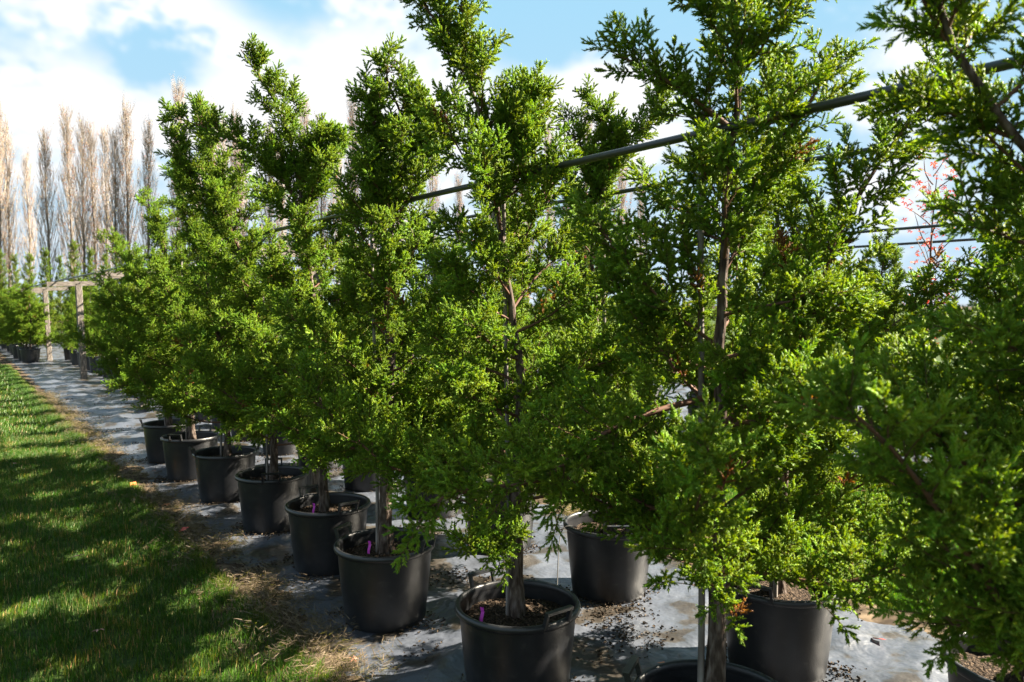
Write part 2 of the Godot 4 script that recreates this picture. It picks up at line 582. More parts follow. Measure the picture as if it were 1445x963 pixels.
func maple(where: Vector3, h: float, seed_: int, count: int, tints: Array, label: String) -> void:
	rng.seed = seed_
	var t := thing("maple_tree", label, "tree", where)
	var b := MB.new()
	var line := smooth_line([Vector3(0, -0.05, 0), Vector3(0.03, h * 0.35, 0.02), Vector3(-0.02, h * 0.7, 0), Vector3(0.02, h * 0.97, 0.03)], 0.3)
	var rs := PackedFloat32Array()
	for k in line.size():
		rs.append(lerpf(0.03, 0.004, float(k) / (line.size() - 1)))
	b.tube(line, rs, 7)
	put("trunk", b.mesh(), M.bark, t)
	var xs := []
	var cs := []
	for k in 22:
		var u := lerpf(0.35, 0.97, k / 21.0)
		var p := Vector3(0, h * u, 0)
		var az := k * 2.4
		var d := Vector3(cos(az), rng.randf_range(0.7, 1.3), sin(az)).normalized()
		var len := lerpf(0.8, 0.3, u) * rng.randf_range(0.7, 1.2)
		var pts := PackedVector3Array([p])
		for j in 5:
			d = (d + Vector3(rng.randf_range(-1, 1), 0.2, rng.randf_range(-1, 1)) * 0.2).normalized()
			p += d * len / 5.0
			pts.append(p)
		var bb := MB.new()
		bb.tube(pts, PackedFloat32Array([0.009, 0.007, 0.006, 0.005, 0.004, 0.002]), 4)
		for j in count / 22:
			var q := pts[1 + rng.randi() % 5] + Vector3(rng.randf_range(-1, 1), rng.randf_range(-1, 1), rng.randf_range(-1, 1)) * 0.14
			xs.append(Transform3D(Basis.from_euler(Vector3(rng.randf_range(-0.9, 0.9), rng.randf() * TAU, rng.randf_range(-0.9, 0.9))).scaled(Vector3.ONE * rng.randf_range(0.7, 1.3)), q))
			cs.append(tints[rng.randi() % tints.size()])
		put("branch", bb.mesh(), M.twig, t)
	scatter("foliage", leaf_mesh(0.075, 5), M.red_leaf, xs, cs, t)


# ------------------------------------------------------------------ objects
var pot_proto: Node3D

func make_pot_meshes() -> Dictionary:
	var b := MB.new()
	b.lathe(PackedVector2Array([Vector2(0.0, 0.004), Vector2(0.19, 0.004), Vector2(0.2, 0.0), Vector2(0.206, 0.006), Vector2(0.209, 0.03), Vector2(0.224, 0.17), Vector2(0.238, 0.33), Vector2(0.2395, 0.36), Vector2(0.2405, 0.37), Vector2(0.2385, 0.377), Vector2(0.2365, 0.37), Vector2(0.231, 0.31), Vector2(0.225, 0.24)]), 56)
	var rb := MB.new()
	rb.lathe(PackedVector2Array([Vector2(0.241, 0.3665), Vector2(0.252, 0.368), Vector2(0.2585, 0.374), Vector2(0.26, 0.384), Vector2(0.2575, 0.394), Vector2(0.251, 0.399), Vector2(0.243, 0.398), Vector2(0.2375, 0.392), Vector2(0.2355, 0.38), Vector2(0.2355, 0.371)]), 56)
	var hb := MB.new()
	var hp := []
	for s in [-1.0, 1.0]:
		hb.box(Vector3(0, 0.0, s * 0.058), Vector3(0.009, 0, 0), Vector3(0.012, 0.036, 0), Vector3(0, 0, 0.006))
	hb.box(Vector3(0.013, 0.0405, 0), Vector3(0.011, 0, 0), Vector3(0.001, 0.006, 0), Vector3(0, 0, 0.0645))
	hb.box(Vector3(-0.001, -0.022, 0), Vector3(0.003, 0, 0), Vector3(0.003, 0.009, 0), Vector3(0, 0, 0.052))
	return {"tub": b.mesh(), "rim": rb.mesh(), "handle": hb.mesh()}


func soil_mesh(seed_: int) -> ArrayMesh:
	var f := FastNoiseLite.new()
	f.seed = seed_; f.frequency = 22.0
	var st := SurfaceTool.new()
	st.begin(Mesh.PRIMITIVE_TRIANGLES)
	var rings := 14
	var sides := 40
	for k in rings + 1:
		for j in sides:
			var r := 0.2335 * k / rings
			var th := TAU * j / sides
			var x := cos(th) * r
			var z := sin(th) * r
			st.set_smooth_group(0)
			st.add_vertex(Vector3(x, 0.325 + 0.012 * f.get_noise_2d(x, z) + 0.008 * f.get_noise_2d(x * 3.1, z * 3.1) + 0.02 * exp(-r * r * 60.0), z))
	for k in rings:
		for j in sides:
			var a := k * sides + j
			var b := k * sides + (j + 1) % sides
			for q in [a, a + sides, b, b, a + sides, b + sides]:
				st.add_index(q)
	st.generate_normals()
	return st.commit()


func plant_pot(where: Vector3, turn: float, label: String, parts: Dictionary, soil: Mesh, group: String) -> Node3D:
	var t := thing("plant_pot", label, "pot", where, turn, group)
	var tub := put("tub", parts.tub, M.pot, t)
	put("rim", parts.rim, M.pot, tub)
	put("soil", soil, M.soil, t)
	for s in 2:
		var hnd := put("handle", parts.handle, M.pot, t)
		hnd.position = Vector3(0.2515 * (1 - 2 * s), 0.405, 0)
		hnd.rotation.y = PI * s
	pot_spots.append(Vector2(where.x, where.z))
	return t


func stake(base: Vector3, top: Vector3, r: float, label: String, m: Material, group := "tree stakes", ties := true) -> void:
	var t := thing("tree_stake", label, "stake", base, 0.0, group)
	var b := MB.new()
	var d := top - base
	var pts := PackedVector3Array()
	var rs := PackedFloat32Array()
	for k in 8:
		var u := k / 7.0
		pts.append(d * u + Vector3(sin(u * 5.0), 0, cos(u * 4.0) - 1.0) * 0.006)
		rs.append(lerpf(r, r * 0.85, u))
	b.tube(pts, rs, 7)
	put("rod", b.mesh(), m, t)
	if ties:
		for u in [0.35, 0.72]:
			var tb := MB.new()
			var ring := PackedVector3Array()
			var rr := PackedFloat32Array()
			for j in 13:
				ring.append(d * u + Vector3(cos(TAU * j / 12.0) * (r + 0.004), 0.003 * sin(j * 2.0), sin(TAU * j / 12.0) * (r + 0.004)))
				rr.append(0.0035)
			tb.tube(ring, rr, 4, false)
			put("tie", tb.mesh(), M.tie, t)


func pipe(line: Array, r: float, label: String, clips: Array) -> void:
	var t := thing("overhead_pipe", label, "pipe", line[0], 0.0, "overhead pipes")
	var b := MB.new()
	var s := smooth_line(line, 0.5)
	var pts := PackedVector3Array()
	var rs := PackedFloat32Array()
	for p in s:
		pts.append(p - line[0])
		rs.append(r)
	b.tube(pts, rs, 10)
	put("tube", b.mesh(), M.pipe, t)
	for z in clips:
		for k in pts.size() - 1:
			var z0: float = s[k].z
			var z1: float = s[k + 1].z
			if z0 >= z and z >= z1:
				var q := s[k].lerp(s[k + 1], (z0 - z) / (z0 - z1)) - Vector3(line[0])
				var cb := MB.new()
				cb.tube(PackedVector3Array([q + Vector3(0, 0, 0.022), q - Vector3(0, 0, 0.022)]), PackedFloat32Array([r + 0.005, r + 0.005]), 10)
				put("clip", cb.mesh(), M.tie, t)


func support(x: float, z: float, label: String, lean: float) -> void:
	var t := thing("timber_support", label, "post", Vector3(x, 0, z), 0.0, "timber posts with crossbeams between the rows")
	var b := MB.new()
	var w := 0.062
	# a square post with chamfered corners
	var pr := [Vector2(w, -w + 0.012), Vector2(w, w - 0.012), Vector2(w - 0.012, w), Vector2(-w + 0.012, w), Vector2(-w, w - 0.012), Vector2(-w, -w + 0.012), Vector2(-w + 0.012, -w), Vector2(w - 0.012, -w)]
	for k in 8:
		var a: Vector2 = pr[k]
		var c: Vector2 = pr[(k + 1) % 8]
		b.quad(Vector3(c.x, -0.08, c.y), Vector3(a.x, -0.08, a.y), Vector3(a.x + lean, 2.03, a.y), Vector3(c.x + lean, 2.03, c.y))
	b.quad(Vector3(-w, 2.03, w) + Vector3(lean, 0, 0), Vector3(w, 2.03, w) + Vector3(lean, 0, 0), Vector3(w, 2.03, -w) + Vector3(lean, 0, 0), Vector3(-w, 2.03, -w) + Vector3(lean, 0, 0))
	var o := put("post", b.mesh(), M.timber, t)
	b = MB.new()
	b.box(Vector3(lean, 2.083, 0), Vector3(0.58, 0.025, 0), Vector3(-0.0022, 0.05, 0), Vector3(0, 0, 0.028))
	var beam := put("crossbeam", b.mesh(), M.beam, t)
	for q in [-0.03, 0.03]:
		b = MB.new()
		b.tube(PackedVector3Array([Vector3(lean + q, 2.085 + q * 0.5, 0.024), Vector3(lean + q, 2.085 + q * 0.5, 0.04)]), PackedFloat32Array([0.011, 0.011]), 6)
		put("bolt", b.mesh(), M.tie, beam)


func grass_tuft(seed_: int, blades: int, spread: float, tall: float, wide: float, plain := false) -> ArrayMesh:
	rng.seed = seed_
	var b := MB.new()
	for k in blades:
		var p := Vector3(rng.randf_range(-1, 1), 0, rng.randf_range(-1, 1)) * spread
		var a := rng.randf() * TAU
		var d := Vector3(cos(a), 0, sin(a))
		var x := Vector3(-d.z, 0, d.x) * wide * rng.randf_range(0.7, 1.2)
		var h := tall * rng.randf_range(0.45, 1.15)
		var bend := rng.randf_range(0.1, 0.9)
		var m := p + Vector3.UP * h * 0.55 + d * h * bend * 0.25
		var e := p + Vector3.UP * h * rng.randf_range(0.8, 1.0) + d * h * bend * 0.8
		var g := rng.randf_range(0.7, 1.3)
		b.col = Color(0.046 * g * rng.randf_range(0.8, 1.3), 0.106 * g, 0.016 * g)
		if rng.randf() < 0.1:
			b.col = Color(0.22, 0.18, 0.085)
		if plain:
			b.col = Color(g, g, g)
		var nn := (Vector3.UP * 0.35 + d).normalized()
		var f := b.v.size()
		b.vert(p - x, nn); b.vert(p + x, nn); b.vert(m - x * 0.8, nn); b.vert(m + x * 0.8, nn); b.vert(e, nn)
		b.i.append_array(PackedInt32Array([f, f + 1, f + 2, f + 1, f + 3, f + 2, f + 2, f + 3, f + 4]))
	return b.mesh()


func sheet(x0: float, x1: float, z0: float, z1: float, y: float) -> ArrayMesh:
	var b := MB.new()
	b.quad(Vector3(x0, y, z0), Vector3(x1, y, z0), Vector3(x1, y, z1), Vector3(x0, y, z1))
	return b.mesh()


func in_view(x: float, z: float, margin := 0.12) -> bool:
	var a := deg_to_rad(YAW)
	var depth := x * sin(a) - z * cos(a)
	var lat := x * cos(a) + z * sin(a)
	return depth > 1.6 and absf(lat) < depth * (0.682 + margin) + 0.25


func mat_height(f: FastNoiseLite, f2: FastNoiseLite, x: float, z: float) -> float:
	var keep := 1.0
	for q in pot_spots:
		var dx: float = q.x - x
		var dz: float = q.y - z
		var dd := dx * dx + dz * dz
		if dd < 0.16:
			keep = minf(keep, smoothstep(0.23, 0.40, sqrt(dd)))
	var h := (f.get_noise_2d(x, z) * 0.5 + 0.5) * 0.016 + maxf(0.0, f2.get_noise_2d(x * 0.7 + z * 0.5, z * 0.9 - x * 0.4) - 0.15) * 0.055
	return 0.002 + h * keep * smoothstep(1.25, 1.75, x) * smoothstep(4.0, 3.6, x if x < 5.0 else 3.0)


func dirt_strip(x0: float, x1: float, z0: float, z1: float, y: float, seed_: int) -> ArrayMesh:
	var f := FastNoiseLite.new()
	f.seed = seed_; f.frequency = 2.2; f.fractal_octaves = 4
	var st := SurfaceTool.new()
	st.begin(Mesh.PRIMITIVE_TRIANGLES)
	st.set_smooth_group(0)
	var n := int((z0 - z1) / 0.035)
	for j in n + 1:
		var z := z0 - 0.035 * j
		var a := x0 + (0.0 if x0 < 2.0 else f.get_noise_2d(z, 3.0) * 0.26)
		var b := x1 + (f.get_noise_2d(z, 9.0) * 0.3 if x0 < 2.0 else 0.0)
		for k in 9:
			var u := k / 8.0
			var x := lerpf(a, b, u)
			var edge := minf(1.0, minf(u, 1.0 - u) * 3.0)
			st.add_vertex(Vector3(x, -0.004 + (y + 0.014 * f.get_noise_2d(x * 6.0, z * 6.0)) * edge, z))
	for j in n:
		for k in 8:
			var a := j * 9 + k
			for q in [a, a + 9, a + 1, a + 1, a + 9, a + 10]:
				st.add_index(q)
	st.generate_normals()
	return st.commit()


func weed_mat(called: String, x0: float, x1: float, z0: float, z1: float, seed_: int) -> void:
	var f := FastNoiseLite.new()
	f.seed = seed_; f.frequency = 2.6; f.fractal_octaves = 3
	var f2 := FastNoiseLite.new()
	f2.seed = seed_ + 1; f2.frequency = 1.1; f2.fractal_type = FastNoiseLite.FRACTAL_RIDGED; f2.fractal_octaves = 2
	var zs := [z0]
	while zs[-1] > z1:
		zs.append(zs[-1] - maxf(0.045, (absf(zs[-1]) - 4.0) * 0.012))
	var nx := int((x1 - x0) / 0.05)
	var st := SurfaceTool.new()
	st.begin(Mesh.PRIMITIVE_TRIANGLES)
	st.set_smooth_group(0)
	for z in zs:
		for k in nx + 1:
			var x := lerpf(x0, x1, float(k) / nx)
			var edge := 0.0
			if k == 0 or k == nx:
				edge = f.get_noise_2d(z * 1.3, 7.0 * k) * 0.08
			st.set_uv(Vector2(x, z))
			st.add_vertex(Vector3(x + edge, mat_height(f, f2, x, z), z))
	for j in zs.size() - 1:
		for k in nx:
			var a := j * (nx + 1) + k
			for q in [a, a + nx + 1, a + 1, a + 1, a + nx + 1, a + nx + 2]:
				st.add_index(q)
	st.generate_normals()
	setting(called, st.commit(), M.fabric)


# ------------------------------------------------------------------ the place
func _ready() -> void:
	# camera
	var cam := Camera3D.new()
	cam.name = "camera"
	add_child(cam)
	cam.position = EYE
	cam.rotation_degrees = Vector3(-PITCH, -YAW, 0)
	var lens := CameraAttributesPhysical.new()
	lens.frustum_focal_length = 24.0 * 1060.0 / 963.0
	lens.frustum_focus_distance = 3.8
	lens.frustum_near = 0.05
	lens.frustum_far = 4000.0
	lens.exposure_aperture = 4.5
	cam.attributes = lens
	cam.fov = rad_to_deg(2.0 * atan(481.5 / 1060.0))
	cam.near = 0.05
	cam.far = 4000.0
	cam.current = true
	# sky, sun, exposure
	var env := Environment.new()
	env.background_mode = Environment.BG_SKY
	env.sky = make_sky()
	env.tonemap_mode = Environment.TONE_MAPPER_LINEAR
	env.tonemap_exposure = 8.4
	env.sdfgi_enabled = true
	env.ssao_enabled = true
	env.ssil_enabled = true
	var we := WorldEnvironment.new()
	we.name = "world_environment"
	we.environment = env
	add_child(we)
	var sun := DirectionalLight3D.new()
	sun.name = "sun"
	sun.light_color = Color(1.0, 0.95, 0.86)
	sun.light_energy = 1.6
	sun.light_angular_distance = 0.53
	sun.shadow_enabled = true
	add_child(sun)
	var sa := deg_to_rad(YAW + 78.0)
	var se := deg_to_rad(39.0)
	var to_sun := Vector3(sin(sa) * cos(se), sin(se), -cos(sa) * cos(se))
	sun.look_at_from_position(to_sun * 50.0, Vector3.ZERO, Vector3.UP)
	make_materials()
	for k in 4:
		sprays.append(make_spray(100 + k, [0.068, 0.076, 0.064, 0.084][k], [9, 10, 9, 11][k], [15, 15, 16, 15][k], 0.0019))

	# ground
	var g := setting("ground", sheet(-900, 900, 900, -900, -0.03), M.earth)
	setting("lawn", sheet(-60, 1.17, 30, -140, -0.012), M.lawn)
	setting("lawn", sheet(4.0, 7.4, 30, -140, -0.012), M.lawn)
	setting("field", sheet(12.0, 300, 30, -600, -0.016), M.lawn)

	# pots of the two near rows
	var parts := make_pot_meshes()
	var soils := [soil_mesh(1), soil_mesh(2), soil_mesh(3)]
	var row1 := [Vector3(1.86, 0, -0.45), Vector3(1.88, 0, -1.45), Vector3(1.85, 0, -2.42), Vector3(1.78, 0, -3.46), Vector3(1.86, 0, -4.37), Vector3(1.87, 0, -5.4), Vector3(1.84, 0, -6.45), Vector3(1.80, 0, -7.42), Vector3(1.82, 0, -8.38)]
	var pot_label := ["black pot of the nearest front row tree past the right edge of the picture", "black pot cut off by the bottom edge, with a pale wooden stake at the trunk", "black pot with an upright handle at its right front rim, bottom centre",
		"black pot with a dusty base and handle sticking up at its left rim", "black pot behind the dusty based pot, with tan stake by the trunk", "black pot fourth from the bottom edge in front row, rim without raised front handle",
		"black pot with sunlit right side and white glinting handle on its left rim", "black pot second from the far end of the near front row", "black pot at the far end of the near front row beside open mat"]
	var turns := [0.4, 2.09, -1.57, 2.09, -1.5, 1.2, 3.1, 0.8, 3.0]
	for k in row1.size():
		plant_pot(row1[k], turns[k], pot_label[k], parts, soils[k % 3], "black pots of the front row")
	var row2 := []
	rng.seed = 4
	row2.append(Vector3(2.93, 0, -0.95)); row2.append(Vector3(2.93, 0, -1.92)); row2.append(Vector3(2.96, 0, -3.02)); row2.append(Vector3(2.95, 0, -4.05)); row2.append(Vector3(3.0, 0, -5.0))
	for k in 20:
		row2.append(Vector3(2.92 + rng.randf_range(-0.06, 0.06), 0, -6.05 - k * 1.02 + rng.randf_range(-0.06, 0.06)))
	for k in row2.size():
		plant_pot(row2[k], rng.randf() * TAU, "black pot %s from the right edge in the back row behind the front trees" % ORD[k], parts, soils[k % 3], "black pots of the back row")
	var row1far := []
	for k in 12:
		row1far.append(Vector3(1.83 + rng.randf_range(-0.06, 0.06), 0, -25.0 - k * 1.05))
	for k in row1far.size():
		plant_pot(row1far[k], rng.randf() * TAU, "black pot %s beyond the gap at the far left by the lawn" % ORD[k], parts, soils[k % 3], "far pots beyond the gap")
	var row3 := []
	for k in 13:
		row3.append(Vector3(8.35 + rng.randf_range(-0.08, 0.08), 0, 0.6 - k * 1.2))
	for k in row3.size():
		plant_pot(row3[k], rng.randf() * TAU, "black pot %s from the right in the row beyond the grass path" % ORD[k], parts, soils[k % 3], "pots beyond the grass path")

	weed_mat("weed_mat", 1.2, 4.0, 2.5, -60.0, 3)
	weed_mat("weed_mat", 7.35, 12.05, 4.0, -60.0, 8)

	setting("dirt_strip", dirt_strip(1.06, 1.50, 1.0, -40.0, 0.022, 5), M.earth)
	setting("dirt_strip", dirt_strip(3.66, 4.1, 1.0, -12.0, 0.022, 6), M.earth)

	# timber supports and pipes
	var sup := [[2.4, -0.2, "just out of frame at the right among the near trees"], [2.52, -6.2, "hidden among the front trees, its foot showing pale behind a pot"], [2.38, -12.57, "nearest of the three grey posts, half covered by the far tree"], [2.33, -18.47, "weathered timber post standing clear with foliage shadows on its face"], [2.35, -25.4, "farther slim timber post left of the clear standing one"], [2.35, -32.0, "last timber post far down the row behind small trees"]]
	for k in sup.size():
		support(sup[k][0], sup[k][1], "timber T post " + sup[k][2] if k != 3 and k != 4 else sup[k][2], [0.0, 0.0, -0.05, -0.06, -0.07, 0.0][k])
	var zs := [3.0, -0.2, -2.58, -6.2, -12.57, -18.47, -25.4, -32.0]
	var l1 := []
	var l2 := []
	for z in zs:
		l1.append(Vector3(1.88, 2.15 if z > -10 else 2.13, z))
		l2.append(Vector3(2.92, 2.23 if z > -10 else 2.18, z))
	pipe(l1, 0.0135, "thick black pipe running overhead above the front row of trees", [-1.2, -2.58, -3.4, -6.2])
	pipe(l2, 0.0115, "thinner black pipe running overhead above the back row", [-1.25, -3.17, -5.1])
	pipe([Vector3(8.3, 2.42, 4), Vector3(8.3, 2.45, -6), Vector3(8.3, 2.42, -30)], 0.016, "upper of two dark pipes among trees beyond the grass path", [-2.0])
	pipe([Vector3(9.5, 2.36, 4), Vector3(9.5, 2.38, -6), Vector3(9.5, 2.36, -30)], 0.016, "lower of two dark pipes among trees beyond the grass path", [-2.0])

	# junipers of the front row, each with its own stems
	var front := [
		{"seed": 201, "trunk": [Vector3(0, 0.34, 0), Vector3(0.02, 1.0, 0), Vector3(0.01, 1.77, -0.06), Vector3(-0.12, 1.93, -0.15), Vector3(-0.25, 2.05, -0.19), Vector3(-0.34, 2.2, -0.23), Vector3(-0.38, 2.5, -0.25)], "leaders": [[Vector3(0.01, 1.7, -0.05), Vector3(0.06, 2.1, 0.05), Vector3(0.05, 2.8, 0.08)]],
			"limbs": [[Vector3(0, 0.8, 0), Vector3(-0.21, 0.98, -0.09), Vector3(-0.32, 1.09, -0.11), Vector3(-0.45, 1.25, -0.15), Vector3(-0.55, 1.37, -0.19), Vector3(-0.64, 1.45, -0.23)]], "r": 0.5, "low": 0.95},
		{"seed": 202, "trunk": [Vector3(0.0, 0.34, 0), Vector3(0.01, 0.59, 0.0), Vector3(0.01, 1.03, 0.0), Vector3(0.0, 1.47, 0.0), Vector3(0.01, 1.79, 0.01), Vector3(0.02, 2.01, 0.01), Vector3(0.04, 2.28, 0.03), Vector3(0.03, 2.47, 0.03), Vector3(0.05, 2.66, 0.03), Vector3(0.05, 2.88, 0.04)],
			"limbs": [[Vector3(-0.02, 1.34, -0.02), Vector3(-0.27, 1.29, -0.08), Vector3(-0.42, 1.22, -0.13), Vector3(-0.56, 1.13, -0.17), Vector3(-0.68, 1.11, -0.26), Vector3(-0.77, 1.09, -0.33), Vector3(-0.83, 1.01, -0.38)], [Vector3(0.01, 1.25, 0.01), Vector3(0.06, 1.5, 0.24), Vector3(0.13, 1.78, 0.29), Vector3(0.28, 2.03, 0.34), Vector3(0.53, 2.3, 0.4)], [Vector3(0.01, 1.17, 0.0), Vector3(0.3, 1.28, 0.04), Vector3(0.63, 1.45, 0.1), Vector3(0.89, 1.61, 0.17), Vector3(1.05, 1.71, 0.23)],
				[Vector3(0.02, 2.15, 0.02), Vector3(-0.11, 2.23, -0.02), Vector3(-0.23, 2.28, -0.05), Vector3(-0.32, 2.34, -0.12)], [Vector3(0.02, 1.99, 0.01), Vector3(0.19, 2.09, 0.02), Vector3(0.28, 2.22, 0.09), Vector3(0.37, 2.39, 0.15)]], "r": 0.64, "low": 0.72, "girth": 0.034},
		{"seed": 203, "trunk": [Vector3(0.0, 0.34, 0.0), Vector3(-0.01, 0.84, 0.0), Vector3(0.01, 1.25, 0.01), Vector3(-0.02, 1.62, -0.02), Vector3(-0.06, 1.99, -0.05), Vector3(-0.09, 2.28, -0.07), Vector3(-0.15, 2.47, -0.11), Vector3(-0.18, 2.67, -0.13), Vector3(-0.16, 2.89, -0.12)],
			"leaders": [[Vector3(-0.17, 2.55, -0.13), Vector3(-0.23, 2.71, -0.17), Vector3(-0.28, 2.78, -0.21), Vector3(-0.32, 2.87, -0.24)], [Vector3(-0.07, 2.02, -0.05), Vector3(0.02, 2.19, 0.02), Vector3(0.01, 2.47, 0.01)]], "limbs": [[Vector3(-0.09, 2.13, -0.07), Vector3(-0.02, 2.28, -0.02), Vector3(0.05, 2.46, 0.04)]], "r": 0.64, "low": 0.74},
		{"seed": 204, "trunk": [Vector3(0, 0.34, 0), Vector3(0.01, 0.82, 0.01), Vector3(0.03, 1.37, 0.02), Vector3(0.01, 1.8, 0.01), Vector3(0.07, 2.2, 0.05), Vector3(0.1, 2.41, 0.08), Vector3(0.07, 2.62, 0.05), Vector3(0.02, 2.76, 0.02), Vector3(0.03, 2.9, 0.02)],
			"leaders": [[Vector3(0.02, 1.95, 0.01), Vector3(-0.03, 2.23, -0.02), Vector3(-0.03, 2.52, -0.02), Vector3(-0.06, 2.69, -0.05)], [Vector3(0.09, 2.23, 0.07), Vector3(0.18, 2.41, 0.13), Vector3(0.17, 2.62, 0.13)]], "r": 0.62, "low": 0.74, "girth": 0.04},
		{"seed": 205, "trunk": [Vector3(-0.02, 0.34, -0.02), Vector3(-0.04, 1.06, -0.03), Vector3(-0.07, 1.75, -0.05), Vector3(-0.11, 2.23, -0.09), Vector3(-0.16, 2.57, -0.12), Vector3(-0.22, 2.82, -0.17), Vector3(-0.31, 2.99, -0.23), Vector3(-0.40, 3.16, -0.30)],
			"leaders": [[Vector3(-0.11, 2.19, -0.09), Vector3(-0.27, 2.48, -0.2), Vector3(-0.54, 2.68, -0.41), Vector3(-0.74, 2.76, -0.56)], [Vector3(-0.12, 2.14, -0.09), Vector3(0.01, 2.44, 0.01), Vector3(0.04, 2.65, 0.03)]], "r": 0.66, "low": 0.66},
		{"seed": 206, "trunk": [Vector3(0.01, 0.34, 0.01), Vector3(-0.01, 1.16, -0.01), Vector3(-0.14, 1.88, -0.11), Vector3(-0.28, 2.44, -0.21), Vector3(-0.34, 2.79, -0.26), Vector3(-0.31, 2.99, -0.23)], "leaders": [[Vector3(-0.2, 2.13, -0.15), Vector3(-0.44, 2.49, -0.33), Vector3(-0.53, 2.84, -0.4)]], "r": 0.72, "low": 0.6},
		{"seed": 207, "trunk": [Vector3(0.02, 0.34, 0.01), Vector3(-0.02, 1.21, -0.01), Vector3(-0.13, 1.98, -0.1), Vector3(-0.22, 2.4, -0.16), Vector3(-0.3, 2.75, -0.21)], "r": 0.74, "low": 0.6},
		{"seed": 208, "trunk": [Vector3(0.02, 0.34, 0.01), Vector3(-0.02, 1.16, -0.02), Vector3(-0.13, 1.96, -0.09), Vector3(-0.2, 2.38, -0.16), Vector3(-0.35, 2.6, -0.28)], "r": 0.74, "low": 0.62},
		{"seed": 209, "trunk": [Vector3(0.01, 0.34, 0.01), Vector3(-0.06, 1.26, -0.05), Vector3(-0.2, 1.85, -0.15), Vector3(-0.38, 2.15, -0.3), Vector3(-0.55, 2.3, -0.42)], "leaders": [[Vector3(-0.04, 1.0, -0.04), Vector3(-0.3, 1.4, -0.4), Vector3(-0.5, 1.7, -0.75)]], "limbs": [[Vector3(-0.05, 1.1, -0.04), Vector3(-0.3, 1.5, -0.2), Vector3(-0.55, 1.9, -0.38)], [Vector3(-0.04, 0.9, -0.03), Vector3(-0.3, 1.1, -0.14), Vector3(-0.56, 1.45, -0.25)], [Vector3(-0.02, 0.8, -0.02), Vector3(-0.25, 0.85, -0.15), Vector3(-0.5, 1.05, -0.3)]], "r": 0.7, "low": 0.6},
	]
	var tree_label := ["blurred juniper at right edge, its limbs reaching in closest to the lens", "tall juniper right of centre with straight dark leader rising out of frame", "juniper right of picture middle with forked feathery top reaching the upper edge", "juniper in the dusty based pot, top twisting up before the white cloud",
		"juniper whose long wispy shoot points up to the left against the sky", "juniper with twin leaning tops left of the one with the wispy shoot", "juniper in the pot with the sunlit side and white handle", "juniper second from the far end of the near front row", "juniper leaning out furthest left at the end of the near front row"]
	for k in front.size():
		var t := thing("juniper_tree", tree_label[k], "tree", row1[k], 0.0, "junipers of the front row")
		grow(t, front[k])

	# junipers of the back row
	var back0 := {"seed": 303, "trunk": [Vector3(0, 0.34, 0), Vector3(-0.03, 1.11, -0.03), Vector3(-0.07, 1.74, -0.06), Vector3(-0.1, 2.17, -0.07), Vector3(-0.09, 2.42, -0.07), Vector3(-0.2, 2.58, -0.15), Vector3(-0.28, 2.6, -0.21)],
		"leaders": [[Vector3(-0.09, 2.06, -0.07), Vector3(-0.04, 2.37, -0.03), Vector3(0.05, 2.52, 0.04), Vector3(0.19, 2.64, 0.15), Vector3(0.22, 2.79, 0.17)], [Vector3(-0.09, 2.13, -0.07), Vector3(0.02, 2.46, 0.02), Vector3(-0.06, 2.66, -0.04), Vector3(-0.11, 2.75, -0.08)]], "r": 0.6, "low": 0.55}
	var protos := []
	var back_label := ["juniper at the right edge in the back row, above a half seen pot", "juniper behind the tall straight leader tree, standing before the grass path", "juniper with thin arching shoots against the white cloud above the pipe", "back row juniper just left of the one with arching shoots", "back row juniper fifth from right, mostly hidden by front trees"]
	for k in row2.size():
		if k < 6:
			rng.seed = 700 + k
			var h := rng.randf_range(2.0, 2.3)
			var sp := back0 if k == 2 else {"seed": 310 + k, "trunk": [Vector3(0, 0.34, 0), Vector3(0.02, 1.0, 0.01), Vector3(rng.randf_range(-0.08, 0.08), 1.55, rng.randf_range(-0.08, 0.08)), Vector3(rng.randf_range(-0.15, 0.1), h, rng.randf_range(-0.1, 0.1))], "r": 0.66 if k > 0 else 0.5, "low": 0.52 if k > 0 else 0.85}
			var t := thing("juniper_tree", back_label[k] if k < 5 else "sixth juniper from the right in the back row, hidden among crowns", "tree", row2[k], 0.0, "junipers of the back row")
			grow(t, sp)
			if k != 2:
				protos.append(t)
		else:
			var t: Node3D = protos[k % protos.size()].duplicate()
			t.name = numbered("juniper_tree")
			add_child(t)
			t.position = row2[k]
			t.rotation.y = k * 1.7
			t.scale = Vector3(0.78, 1.0 - 0.02 * (k % 4), 0.78)
			tag(t, "%s juniper from the right in the back row, dark behind the timber posts" % ORD[k], "tree", "junipers of the back row")
	for k in row1far.size():
		var t: Node3D = protos[(k + 1) % protos.size()].duplicate()
		t.name = numbered("juniper_tree")
		add_child(t)
		t.position = row1far[k]
		t.rotation.y = k * 2.3
		t.scale = Vector3(1.15, 0.95, 1.15)
		tag(t, "%s small bushy juniper beyond the gap at the far left" % ORD[k], "tree", "far junipers beyond the gap")
	for k in row3.size():
		var t: Node3D = protos[(k * 2) % protos.size()].duplicate()
		t.name = numbered("juniper_tree")
		add_child(t)
		t.position = row3[k]
		t.rotation.y = 1.0 + k * 1.3
		t.scale = Vector3.ONE * (1.0 + 0.07 * (k % 3))
		tag(t, "%s juniper from the right in the row beyond the grass path" % ORD[k], "tree", "junipers beyond the grass path")
	print("trees ", Time.get_ticks_msec())

